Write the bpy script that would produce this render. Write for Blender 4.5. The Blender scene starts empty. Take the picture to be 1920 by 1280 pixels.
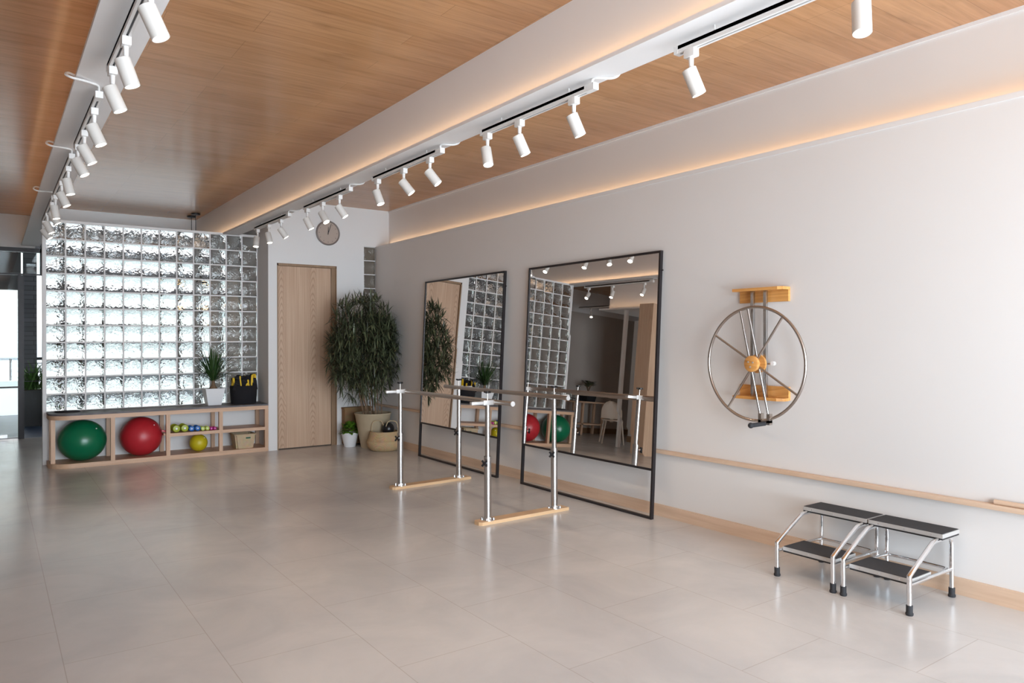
import bpy, bmesh, math, random
from mathutils import Vector, Matrix
random.seed(7)
C = bpy.context.scene.collection
SC = bpy.context.scene
PI = math.pi

# ------------------------------------------------------------------ camera
H = 1.445
YAW, PITCH, ROLL, SH, FPX = 0.617874, -0.000447, -0.0022168, -3.819, 1375.4
cy, sy, cp, sp, cr, sr = math.cos(YAW), math.sin(YAW), math.cos(PITCH), math.sin(PITCH), math.cos(ROLL), math.sin(ROLL)
fw = Vector((sy*cp, cy*cp, sp)); r0 = Vector((cy, -sy, 0)); u0 = r0.cross(fw)
rt = cr*r0 + sr*u0; up = -sr*r0 + cr*u0
cam = bpy.data.cameras.new('camera'); cam.sensor_width = 36; cam.lens = 36*FPX/1920
cam.shift_y = SH/1920
co = bpy.data.objects.new('camera', cam); C.objects.link(co)
co.matrix_world = Matrix(((rt.x, up.x, -fw.x, 0), (rt.y, up.y, -fw.y, 0), (rt.z, up.z, -fw.z, H), (0, 0, 0, 1)))
SC.camera = co
cam.clip_start = 0.05

# ------------------------------------------------------------------ materials
MATS = {}
def newmat(name):
    m = bpy.data.materials.new(name); m.use_nodes = True
    nt = m.node_tree; b = nt.nodes['Principled BSDF']
    MATS[name] = m
    return m, nt, b
def N(nt, t, **kw):
    n = nt.nodes.new(t)
    for k, v in kw.items(): setattr(n, k, v)
    return n
def plain(name, col, rough=.5, metal=0., spec=.5, noise=0., nscale=8., bump=0., bscale=60., coat=0.):
    m, nt, b = newmat(name)
    b.inputs['Base Color'].default_value = (*col, 1); b.inputs['Roughness'].default_value = rough
    b.inputs['Metallic'].default_value = metal; b.inputs['Specular IOR Level'].default_value = spec
    b.inputs['Coat Weight'].default_value = coat
    tc = N(nt, 'ShaderNodeTexCoord')
    if noise:
        n = N(nt, 'ShaderNodeTexNoise'); n.inputs['Scale'].default_value = nscale; n.inputs['Detail'].default_value = 5
        nt.links.new(tc.outputs['Object'], n.inputs['Vector'])
        r = N(nt, 'ShaderNodeValToRGB')
        r.color_ramp.elements[0].position = .3; r.color_ramp.elements[1].position = .7
        r.color_ramp.elements[0].color = (*[c*(1-noise) for c in col], 1)
        r.color_ramp.elements[1].color = (*[min(1, c*(1+noise)) for c in col], 1)
        nt.links.new(n.outputs['Fac'], r.inputs['Fac']); nt.links.new(r.outputs['Color'], b.inputs['Base Color'])
    if bump:
        n2 = N(nt, 'ShaderNodeTexNoise'); n2.inputs['Scale'].default_value = bscale; n2.inputs['Detail'].default_value = 3
        nt.links.new(tc.outputs['Object'], n2.inputs['Vector'])
        bp = N(nt, 'ShaderNodeBump'); bp.inputs['Strength'].default_value = bump; bp.inputs['Distance'].default_value = .01
        nt.links.new(n2.outputs['Fac'], bp.inputs['Height']); nt.links.new(bp.outputs['Normal'], b.inputs['Normal'])
    return m
def wood(name, dark, light, along='x', rough=.45, scale=1., cathedral=0., spec=.4):
    m, nt, b = newmat(name)
    tc = N(nt, 'ShaderNodeTexCoord'); mp = N(nt, 'ShaderNodeMapping')
    s = {'x': (1.2, 22, 22), 'y': (22, 1.2, 22), 'z': (22, 22, 1.2)}[along]
    mp.inputs['Scale'].default_value = [v*scale for v in s]
    nt.links.new(tc.outputs['Object'], mp.inputs['Vector'])
    n = N(nt, 'ShaderNodeTexNoise'); n.inputs['Scale'].default_value = 1.6; n.inputs['Detail'].default_value = 7; n.inputs['Roughness'].default_value = .62
    nt.links.new(mp.outputs['Vector'], n.inputs['Vector'])
    fac = n.outputs['Fac']
    if cathedral:
        mp2 = N(nt, 'ShaderNodeMapping')
        s2 = {'x': (.35, 2.6, 2.6), 'y': (2.6, .35, 2.6), 'z': (2.6, 2.6, .35)}[along]
        mp2.inputs['Scale'].default_value = s2
        nt.links.new(tc.outputs['Object'], mp2.inputs['Vector'])
        n2 = N(nt, 'ShaderNodeTexNoise'); n2.inputs['Scale'].default_value = 1.0; n2.inputs['Detail'].default_value = 2
        nt.links.new(mp2.outputs['Vector'], n2.inputs['Vector'])
        ml = N(nt, 'ShaderNodeMath', operation='MULTIPLY'); ml.inputs[1].default_value = 22
        nt.links.new(n2.outputs['Fac'], ml.inputs[0])
        sn = N(nt, 'ShaderNodeMath', operation='FRACT'); nt.links.new(ml.outputs[0], sn.inputs[0])
        mx = N(nt, 'ShaderNodeMix'); mx.inputs[0].default_value = cathedral
        nt.links.new(n.outputs['Fac'], mx.inputs[2]); nt.links.new(sn.outputs[0], mx.inputs[3]); fac = mx.outputs[0]
    r = N(nt, 'ShaderNodeValToRGB')
    r.color_ramp.elements[0].position = .32; r.color_ramp.elements[1].position = .68
    r.color_ramp.elements[0].color = (*dark, 1); r.color_ramp.elements[1].color = (*light, 1)
    nt.links.new(fac, r.inputs['Fac']); nt.links.new(r.outputs['Color'], b.inputs['Base Color'])
    b.inputs['Roughness'].default_value = rough; b.inputs['Specular IOR Level'].default_value = spec
    return m
def emit(name, col, strength):
    m, nt, b = newmat(name)
    b.inputs['Base Color'].default_value = (.9, .9, .9, 1)
    b.inputs['Emission Color'].default_value = (*col, 1); b.inputs['Emission Strength'].default_value = strength
    return m

WHITE = plain('white_paint', (.76, .755, .755), .75, noise=.012, nscale=1.5)
WALLR = plain('warm_white_paint', (.735, .716, .702), .6, noise=.012, nscale=1.2)
LEFTW = plain('taupe_paint', (.47, .42, .38), .8, noise=.03, nscale=1.2)
BEAMP = plain('beam_paint', (.85, .835, .83), .7, noise=.01, nscale=2)
OAKDOOR = wood('oak_veneer', (.50, .325, .215), (.60, .415, .285), 'z', .5, .9, .16)
OAKFRAME = wood('dark_oak_frame', (.24, .15, .085), (.33, .21, .125), 'z', .5)
OAKTRIMY = wood('oak_trim', (.60, .42, .295), (.71, .53, .395), 'y', .45, .8)
OAKX = wood('oak_bench_rail', (.52, .33, .215), (.66, .44, .30), 'x', .45, .9)
OAKZ = wood('oak_bench_post', (.52, .33, .215), (.66, .44, .30), 'z', .45, .9)
BEECHX = wood('beech_board', (.62, .40, .225), (.72, .50, .30), 'x', .35, .9)
VARN = wood('varnished_pine', (.56, .25, .065), (.74, .38, .12), 'y', .3, 1.1, .25)
CHROME = plain('chrome', (.86, .87, .89), .08, 1)
STEEL = plain('brushed_steel', (.52, .51, .505), .27, 1)
SATIN = plain('satin_steel', (.50, .45, .41), .30, 1)
ALU = plain('aluminium_edge', (.55, .54, .53), .45, .5)
BLACK = plain('black_plastic', (.012, .012, .014), .45)
BLACKM = plain('black_metal', (.022, .018, .02), .4, .3)
RUBBER = plain('black_rubber', (.02, .021, .025), .7)
TREAD = plain('rubber_tread', (.032, .033, .038), .8, bump=.4, bscale=250)
FABRIC = plain('black_fabric', (.008, .007, .010), .9, bump=.3, bscale=150)
YELLOW = plain('yellow_webbing', (.80, .52, .01), .6)
LAMPW = plain('white_lamp_enamel', (.66, .64, .61), .4)
TRACKW = plain('white_track', (.78, .765, .75), .45)
GROOVE = plain('track_groove', (.05, .055, .06), .5)
LENS = emit('lit_lens', (1, .90, .74), 9)
WARMB = emit('warm_bulb', (1, .62, .28), 14)
SLATE = plain('grey_slate', (.105, .095, .10), .55, noise=.3, nscale=9)
MIRRORM = plain('silvered_glass', (.90, .88, .86), .0, 1)
GREENB = plain('green_vinyl', (.0, .145, .062), .28)
REDB = plain('red_vinyl', (.46, .018, .03), .38)
YELB = plain('yellow_vinyl', (.55, .46, .012), .42)
LIME = plain('lime_vinyl', (.33, .40, .010), .4)
BLUE = plain('blue_vinyl', (.008, .13, .46), .4)
PALELIME = plain('pale_lime_vinyl', (.55, .68, .14), .4)
PINK = plain('pink_vinyl', (.50, .02, .24), .4)
POTW = plain('white_ceramic', (.80, .81, .83), .4)
STONEP = plain('beige_stoneware', (.50, .41, .28), .75, noise=.06, nscale=10)
SOIL = plain('soil', (.055, .033, .022), .95, bump=.8, bscale=60)
LEAFD = plain('dark_leaf', (.075, .088, .046), .38, noise=.85, nscale=9)
LEAFY = plain('yucca_leaf', (.035, .085, .022), .45, noise=.4, nscale=12)
LEAFP = plain('pothos_leaf', (.10, .22, .02), .4, noise=.75, nscale=28)
LEAFO = plain('outdoor_leaf', (.10, .22, .05), .5, noise=.4, nscale=12)
STEM = plain('brown_stem', (.20, .125, .075), .8, noise=.3, nscale=30)
CLOCKF = plain('clock_face', (.44, .36, .31), .6)
CLOCKR = plain('clock_rim', (.20, .165, .15), .4)
def weave(name, c1, c2, sc=70, bump=.6, axes=(1, 1, 1)):
    m, nt, b = newmat(name)
    tc = N(nt, 'ShaderNodeTexCoord'); mp = N(nt, 'ShaderNodeMapping'); mp.inputs['Scale'].default_value = axes
    ck = N(nt, 'ShaderNodeTexChecker'); ck.inputs['Scale'].default_value = sc
    n = N(nt, 'ShaderNodeTexNoise'); n.inputs['Scale'].default_value = 25
    nt.links.new(tc.outputs['Object'], mp.inputs['Vector']); nt.links.new(mp.outputs['Vector'], ck.inputs['Vector']); nt.links.new(tc.outputs['Object'], n.inputs['Vector'])
    ck.inputs['Color1'].default_value = (*c1, 1); ck.inputs['Color2'].default_value = (*c2, 1)
    mx = N(nt, 'ShaderNodeMix', data_type='RGBA', blend_type='MULTIPLY'); mx.inputs[0].default_value = .35
    nt.links.new(ck.outputs['Color'], mx.inputs[6]); nt.links.new(n.outputs['Color'], mx.inputs[7])
    nt.links.new(mx.outputs[2], b.inputs['Base Color'])
    bp = N(nt, 'ShaderNodeBump'); bp.inputs['Strength'].default_value = bump; bp.inputs['Distance'].default_value = .004
    nt.links.new(ck.outputs['Fac'], bp.inputs['Height']); nt.links.new(bp.outputs['Normal'], b.inputs['Normal'])
    b.inputs['Roughness'].default_value = .85
    return m
WEAVE = weave('seagrass_weave', (.72, .52, .30), (.58, .40, .22), 110)
WEAVEL = weave('pale_rattan', (.74, .58, .38), (.64, .48, .30), 120)
WEAVED = weave('brown_rattan', (.36, .21, .10), (.25, .145, .07), 90)
def brickmat():
    m, nt, b = newmat('grey_brick')
    tc = N(nt, 'ShaderNodeTexCoord'); mp = N(nt, 'ShaderNodeMapping'); mp.inputs['Rotation'].default_value = (PI/2, 0, 0)
    br = N(nt, 'ShaderNodeTexBrick'); br.inputs['Scale'].default_value = 1; br.inputs['Brick Width'].default_value = .3; br.inputs['Row Height'].default_value = .08
    br.inputs['Mortar Size'].default_value = .006
    br.inputs['Color1'].default_value = (.16, .165, .18, 1); br.inputs['Color2'].default_value = (.22, .225, .24, 1); br.inputs['Mortar'].default_value = (.10, .10, .11, 1)
    nt.links.new(tc.outputs['Object'], mp.inputs['Vector']); nt.links.new(mp.outputs['Vector'], br.inputs['Vector'])
    nt.links.new(br.outputs['Color'], b.inputs['Base Color']); b.inputs['Roughness'].default_value = .9
    return m
BRICK = brickmat()
BLUEFLOOR = plain('blue_grey_terrace', (.035, .06, .11), .45, noise=.25, nscale=6)
CANOPY = plain('terrace_ceiling', (.16, .15, .16), .7)
SLATM = plain('pale_slat', (.42, .37, .36), .6)

def floormat():
    m, nt, b = newmat('porcelain_tile')
    tc = N(nt, 'ShaderNodeTexCoord'); sx = N(nt, 'ShaderNodeSeparateXYZ'); nt.links.new(tc.outputs['Object'], sx.inputs[0])
    ax = N(nt, 'ShaderNodeMath', operation='ADD'); ax.inputs[1].default_value = 12 - .262; nt.links.new(sx.outputs['X'], ax.inputs[0])
    ay = N(nt, 'ShaderNodeMath', operation='ADD'); ay.inputs[1].default_value = 9 - 3.375; nt.links.new(sx.outputs['Y'], ay.inputs[0])
    cb = N(nt, 'ShaderNodeCombineXYZ'); nt.links.new(ay.outputs[0], cb.inputs['X']); nt.links.new(ax.outputs[0], cb.inputs['Y'])
    br = N(nt, 'ShaderNodeTexBrick'); br.offset = .5; br.offset_frequency = 2
    br.inputs['Scale'].default_value = 1; br.inputs['Brick Width'].default_value = .9; br.inputs['Row Height'].default_value = .6
    br.inputs['Mortar Size'].default_value = .0022; br.inputs['Mortar Smooth'].default_value = .1; br.inputs['Bias'].default_value = 0
    br.inputs['Color1'].default_value = (.562, .556, .553, 1); br.inputs['Color2'].default_value = (.587, .581, .578, 1); br.inputs['Mortar'].default_value = (.47, .44, .42, 1)
    nt.links.new(cb.outputs[0], br.inputs['Vector'])
    n = N(nt, 'ShaderNodeTexNoise'); n.inputs['Scale'].default_value = 1.6; n.inputs['Detail'].default_value = 8; n.inputs['Roughness'].default_value = .6; n.inputs['Distortion'].default_value = .7
    nt.links.new(tc.outputs['Object'], n.inputs['Vector'])
    r = N(nt, 'ShaderNodeValToRGB'); r.color_ramp.elements[0].position = .3; r.color_ramp.elements[1].position = .72
    r.color_ramp.elements[0].color = (.86, .86, .87, 1); r.color_ramp.elements[1].color = (1.05, 1.04, 1.03, 1)
    nt.links.new(n.outputs['Fac'], r.inputs['Fac'])
    mx = N(nt, 'ShaderNodeMix', data_type='RGBA', blend_type='MULTIPLY'); mx.inputs[0].default_value = 1
    nt.links.new(br.outputs['Color'], mx.inputs[6]); nt.links.new(r.outputs['Color'], mx.inputs[7]); nt.links.new(mx.outputs[2], b.inputs['Base Color'])
    rr = N(nt, 'ShaderNodeMapRange'); rr.inputs['To Min'].default_value = .20; rr.inputs['To Max'].default_value = .29
    nt.links.new(n.outputs['Fac'], rr.inputs['Value']); nt.links.new(rr.outputs[0], b.inputs['Roughness'])
    b.inputs['Specular IOR Level'].default_value = .5
    return m
FLOORM = floormat()
def ceilmat():
    m, nt, b = newmat('wood_plank_ceiling')
    tc = N(nt, 'ShaderNodeTexCoord')
    br = N(nt, 'ShaderNodeTexBrick'); br.offset = .37; br.offset_frequency = 3
    br.inputs['Scale'].default_value = 1; br.inputs['Brick Width'].default_value = 1.28; br.inputs['Row Height'].default_value = .165
    br.inputs['Mortar Size'].default_value = .0014; br.inputs['Mortar Smooth'].default_value = .3; br.inputs['Bias'].default_value = -.1
    br.inputs['Color1'].default_value = (.51, .265, .122, 1); br.inputs['Color2'].default_value = (.585, .322, .158, 1); br.inputs['Mortar'].default_value = (.30, .16, .08, 1)
    nt.links.new(tc.outputs['Object'], br.inputs['Vector'])
    mp = N(nt, 'ShaderNodeMapping'); mp.inputs['Scale'].default_value = (1.3, 26, 1); nt.links.new(tc.outputs['Object'], mp.inputs['Vector'])
    n = N(nt, 'ShaderNodeTexNoise'); n.inputs['Scale'].default_value = 1.3; n.inputs['Detail'].default_value = 8; n.inputs['Roughness'].default_value = .65; n.inputs['Distortion'].default_value = .4
    nt.links.new(mp.outputs['Vector'], n.inputs['Vector'])
    r = N(nt, 'ShaderNodeValToRGB'); r.color_ramp.elements[0].position = .28; r.color_ramp.elements[1].position = .66
    r.color_ramp.elements[0].color = (.80, .77, .74, 1); r.color_ramp.elements[1].color = (1.05, 1.05, 1.05, 1)
    nt.links.new(n.outputs['Fac'], r.inputs['Fac'])
    mp3 = N(nt, 'ShaderNodeMapping'); mp3.inputs['Scale'].default_value = (1.6, 7, 1); nt.links.new(tc.outputs['Object'], mp3.inputs['Vector'])
    n3 = N(nt, 'ShaderNodeTexNoise'); n3.inputs['Scale'].default_value = 1.5; n3.inputs['Detail'].default_value = 3
    nt.links.new(mp3.outputs['Vector'], n3.inputs['Vector'])
    r3 = N(nt, 'ShaderNodeValToRGB'); r3.color_ramp.elements[0].position = .22; r3.color_ramp.elements[1].position = .42
    r3.color_ramp.elements[0].color = (.76, .73, .70, 1); r3.color_ramp.elements[1].color = (1, 1, 1, 1)
    nt.links.new(n3.outputs['Fac'], r3.inputs['Fac'])
    mx = N(nt, 'ShaderNodeMix', data_type='RGBA', blend_type='MULTIPLY'); mx.inputs[0].default_value = 1
    nt.links.new(br.outputs['Color'], mx.inputs[6]); nt.links.new(r.outputs['Color'], mx.inputs[7])
    mx2 = N(nt, 'ShaderNodeMix', data_type='RGBA', blend_type='MULTIPLY'); mx2.inputs[0].default_value = 1
    nt.links.new(mx.outputs[2], mx2.inputs[6]); nt.links.new(r3.outputs['Color'], mx2.inputs[7])
    nt.links.new(mx2.outputs[2], b.inputs['Base Color'])
    b.inputs['Roughness'].default_value = .22; b.inputs['Specular IOR Level'].default_value = .38
    return m
CEILM = ceilmat()
def glassmat(name, col, wavy=0., rough=0., ior=1.45):
    m = bpy.data.materials.new(name); m.use_nodes = True; nt = m.node_tree; nt.nodes.clear()
    o = N(nt, 'ShaderNodeOutputMaterial'); g = N(nt, 'ShaderNodeBsdfGlass')
    g.inputs['Color'].default_value = (*col, 1); g.inputs['Roughness'].default_value = rough; g.inputs['IOR'].default_value = ior
    nt.links.new(g.outputs[0], o.inputs['Surface'])
    if wavy:
        tc = N(nt, 'ShaderNodeTexCoord'); n = N(nt, 'ShaderNodeTexNoise')
        n.inputs['Scale'].default_value = 16; n.inputs['Detail'].default_value = 1.0; n.inputs['Distortion'].default_value = 1.2
        nt.links.new(tc.outputs['Object'], n.inputs['Vector'])
        bp = N(nt, 'ShaderNodeBump'); bp.inputs['Strength'].default_value = wavy; bp.inputs['Distance'].default_value = .03
        nt.links.new(n.outputs['Fac'], bp.inputs['Height']); nt.links.new(bp.outputs['Normal'], g.inputs['Normal'])
    return m
GBLOCK = glassmat('wavy_glass_block', (.945, .948, .946), .27, .02)
GLASS = glassmat('clear_glass', (.97, .99, .985))
def panemat():
    m = bpy.data.materials.new('door_pane'); m.use_nodes = True; nt = m.node_tree; nt.nodes.clear()
    o = N(nt, 'ShaderNodeOutputMaterial'); t = N(nt, 'ShaderNodeBsdfTransparent'); t.inputs[0].default_value = (.88, .93, .92, 1)
    g = N(nt, 'ShaderNodeBsdfGlossy'); g.inputs['Roughness'].default_value = .02
    f = N(nt, 'ShaderNodeFresnel'); f.inputs[0].default_value = 1.5
    mx = N(nt, 'ShaderNodeMixShader')
    nt.links.new(f.outputs[0], mx.inputs[0]); nt.links.new(t.outputs[0], mx.inputs[1]); nt.links.new(g.outputs[0], mx.inputs[2]); nt.links.new(mx.outputs[0], o.inputs['Surface'])
    return m
PANE = panemat()

# ------------------------------------------------------------------ mesh builder
def wloc(o):
    v = Vector((0, 0, 0))
    while o is not None:
        v += o.location; o = o.parent
    return v
class MB:
    def __init__(s): s.bm = bmesh.new()
    def box(s, x0, x1, y0, y1, z0, z1, bev=0., rot=0., about=None):
        r = bmesh.ops.create_cube(s.bm, size=1)
        vs = r['verts']
        for v in vs: v.co = Vector(((x0+x1)/2+v.co.x*(x1-x0), (y0+y1)/2+v.co.y*(y1-y0), (z0+z1)/2+v.co.z*(z1-z0)))
        if bev:
            es = list({e for v in vs for e in v.link_edges})
            rr = bmesh.ops.bevel(s.bm, geom=es, offset=bev, segments=2, affect='EDGES', profile=.6)
            vs = list({v for f in rr['faces'] for v in f.verts} | {v for v in vs if v.is_valid})
        if rot:
            c = Vector(about) if about else Vector(((x0+x1)/2, (y0+y1)/2, 0))
            bmesh.ops.rotate(s.bm, verts=[v for v in vs if v.is_valid], cent=c, matrix=Matrix.Rotation(rot, 3, 'Z'))
        return s
    def cyl(s, p0, p1, r, r2=None, seg=20, caps=True):
        return s.tube([p0, p1], [r, r if r2 is None else r2], seg, caps)
    def tube(s, pts, r, seg=12, caps=True, closed=False, axis=None):
        pts = [Vector(p) for p in pts]; n = len(pts)
        rs = r if isinstance(r, (list, tuple)) else [r]*n
        rings = []; prev = None
        for i, p in enumerate(pts):
            if axis is not None: t = axis
            elif closed: t = (pts[(i+1) % n]-pts[i-1]).normalized()
            else: t = (pts[min(i+1, n-1)]-pts[max(i-1, 0)]).normalized()
            if prev is None:
                a = Vector((0, 0, 1)) if abs(t.z) < .9 else Vector((1, 0, 0))
                u = t.cross(a).normalized()
            else:
                u = (prev - t*prev.dot(t)).normalized()
            prev = u; w = t.cross(u)
            rings.append([s.bm.verts.new(p + rs[i]*(math.cos(2*PI*k/seg)*u + math.sin(2*PI*k/seg)*w)) for k in range(seg)])
        for i in range(n if closed else n-1):
            a, b = rings[i], rings[(i+1) % n]
            for k in range(seg):
                s.bm.faces.new((a[k], a[(k+1) % seg], b[(k+1) % seg], b[k]))
        if caps and not closed:
            s.bm.faces.new(rings[0][::-1]); s.bm.faces.new(rings[-1])
        return s
    def lathe(s, prof, c, seg=32, sx=1., sy_=1., axis=None):
        rings = []
        for (r, z) in prof:
            rings.append([s.bm.verts.new((c[0]+sx*r*math.cos(2*PI*k/seg), c[1]+sy_*r*math.sin(2*PI*k/seg), c[2]+z)) for k in range(seg)])
        for i in range(len(rings)-1):
            a, b = rings[i], rings[i+1]
            for k in range(seg): s.bm.faces.new((a[k], a[(k+1) % seg], b[(k+1) % seg], b[k]))
        s.bm.faces.new(rings[0][::-1]); s.bm.faces.new(rings[-1])
        return s
    def sphere(s, c, rx, ry=None, rz=None, u=40, v=24):
        r = bmesh.ops.create_uvsphere(s.bm, u_segments=u, v_segments=v, radius=1)
        for q in r['verts']: q.co = Vector((c[0]+q.co.x*rx, c[1]+q.co.y*(ry or rx), c[2]+q.co.z*(rz or rx)))
        return s
    def prism(s, poly, z0, z1):
        a = [s.bm.verts.new((p[0], p[1], z0)) for p in poly]; b = [s.bm.verts.new((p[0], p[1], z1)) for p in poly]
        n = len(poly)
        for i in range(n): s.bm.faces.new((a[i], a[(i+1) % n], b[(i+1) % n], b[i]))
        s.bm.faces.new(a[::-1]); s.bm.faces.new(b)
        return s
    def hexa(s, P):   # 8 points: bottom 4 ccw, top 4 ccw
        v = [s.bm.verts.new(p) for p in P]
        for f in ((3, 2, 1, 0), (4, 5, 6, 7), (0, 1, 5, 4), (1, 2, 6, 5), (2, 3, 7, 6), (3, 0, 4, 7)): s.bm.faces.new([v[i] for i in f])
        return s
    def blade(s, base, d, length, width, droop=.3, nseg=4, side=None):
        d = Vector(d).normalized(); p = Vector(base)
        sd = side or d.cross(Vector((0, 0, 1)))
        if sd.length < 1e-3: sd = Vector((1, 0, 0))
        sd = sd.normalized(); prev = None
        for i in range(nseg+1):
            t = i/nseg
            w = width*(math.sin(PI*min(.98, .12+.88*t)))*.5 if i < nseg else .0004
            a = s.bm.verts.new(p - sd*w); b = s.bm.verts.new(p + sd*w)
            if prev: s.bm.faces.new((prev[0], prev[1], b, a))
            prev = (a, b)
            p = p + d*(length/nseg); d = (d + Vector((0, 0, -droop/nseg))).normalized()
        return s
    def build(s, name, mat, parent=None, loc=None, smooth=True, ang=35):
        bmesh.ops.recalc_face_normals(s.bm, faces=s.bm.faces[:])
        if parent is not None: off = wloc(parent)
        else: off = Vector(loc) if loc is not None else Vector((0, 0, 0))
        for v in s.bm.verts: v.co -= off
        me = bpy.data.meshes.new(name); s.bm.to_mesh(me); s.bm.free()
        for m in (mat if isinstance(mat, (list, tuple)) else [mat]): me.materials.append(m)
        if smooth:
            me.shade_smooth(); me.set_sharp_from_angle(angle=math.radians(ang))
        o = bpy.data.objects.new(name, me); C.objects.link(o)
        if parent is not None: o.parent = parent
        elif loc is not None: o.location = loc
        return o
def bez(pts, n=10):
    # Catmull-Rom through pts
    P = [Vector(p) for p in pts]; P = [2*P[0]-P[1]] + P + [2*P[-1]-P[-2]]; out = []
    for i in range(1, len(P)-2):
        for k in range(n):
            t = k/n; a, b, c, d = P[i-1], P[i], P[i+1], P[i+2]
            out.append(.5*((2*b)+(c-a)*t+(2*a-5*b+4*c-d)*t*t+(3*b-a-3*c+d)*t**3))
    out.append(P[-2]); return out
def thing(name, label, cat, loc, group=None):
    o = bpy.data.objects.new(name, None); C.objects.link(o); o.location = loc; o.empty_display_size = .1
    o['label'] = label; o['category'] = cat
    if group: o['group'] = group
    return o
def tag(o, label, cat, group=None, kind=None):
    o['label'] = label; o['category'] = cat
    if group: o['group'] = group
    if kind: o['kind'] = kind
    return o
def struct(o, label=None):
    o['kind'] = 'structure'
    if label: o['label'] = label
    return o
def sbox(name, mat, *b, **k): return struct(MB().box(*b, **k).build(name, mat, smooth=False))

# ------------------------------------------------------------------ room shell
ZC = 3.28; XR = 4.457; XU = 4.66; YB = 9.60; YG = 10.10; YF = 12.95
XL = -4.2; Y0 = -1.8
sbox('floor', FLOORM, XL-.1, XU+.2, Y0-.1, YF+.05, -.12, 0)
sbox('ceiling', CEILM, XL-.1, XU+.2, Y0-.1, YF+.1, ZC, ZC+.1)
# right wall: thick lower lining with a recessed upper wall (light cove on its top)
sbox('wall_right', WALLR, XR, XU, Y0, YB, 0, 2.755)
sbox('wall_right_upper', WALLR, XU, XU+.15, Y0-.1, YB+.2, 0, ZC)
sbox('trim_1', WHITE, XU-.012, XU, Y0, YB, ZC-.022, ZC)           # shadow bead under the ceiling
sbox('trim_7', WALLR, XR-.006, XR+.02, Y0, YB-.001, 2.722, 2.757, bev=.003)
# door wall
dx0, dx1, dz = 3.054, 3.874, 2.45
sbox('wall_back', WHITE, 2.94, dx0, YB, YB+.16, 0, ZC)
m = MB()
m.box(dx0, dx1, YB, YB+.16, dz, ZC)
gx0, gx1, gz0, gz1 = 4.275, 4.462, .80, 2.752
m.box(dx1, gx0, YB, YB+.16, 0, ZC); m.box(gx1, XU, YB, YB+.16, 0, ZC); m.box(gx0, gx1, YB, YB+.16, 0, gz0); m.box(gx0, gx1, YB, YB+.16, gz1, ZC)
struct(m.build('wall_back_corner', WHITE, smooth=False))
sbox('wall_alcove_side', WHITE, 2.94, 3.02, YB+.16, YF, 0, ZC)
def pillow(m, xa, xb, yc, za, zb, d=.040, e=.022, s_=.009):
    # a glass block: recessed rim, raised wavy centre on both faces
    P = lambda y, q: [m.bm.verts.new(p) for p in ((xa+q, y, za+q), (xb-q, y, za+q), (xb-q, y, zb-q), (xa+q, y, zb-q))]
    rings = [P(yc-d, e), P(yc-d+s_*.5, e*.45), P(yc-d+s_, 0), P(yc+d-s_, 0), P(yc+d-s_*.5, e*.45), P(yc+d, e)]
    m.bm.faces.new(rings[0]); m.bm.faces.new(rings[-1][::-1])
    for a, b in zip(rings, rings[1:]):
        for k in range(4): m.bm.faces.new((a[k], b[k], b[(k+1) % 4], a[(k+1) % 4]))
# glass block strip beside the corner
m = MB(); h = (gz1-gz0)/10
for k in range(10): pillow(m, gx0+.006, gx1-.006, YB+.07, gz0+k*h+.006, gz0+(k+1)*h-.006)
w1 = struct(m.build('window_1', GBLOCK, loc=(gx0, YB, gz0)), 'narrow strip of glass blocks beside the corner')
m = MB()
for k in range(11): m.box(gx0, gx1, YB+.034, YB+.11, max(gz0, gz0+k*h-.006), min(gz1, gz0+k*h+.006))
m.build('joint', WHITE, w1, smooth=False)
sbox('wall_store_side', WHITE, XU, XU+.15, YB+.16, YB+1.7, 0, ZC)
sbox('wall_store_back', WHITE, 3.02, XU+.2, YB+1.6, YB+1.7, 0, ZC)
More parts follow.
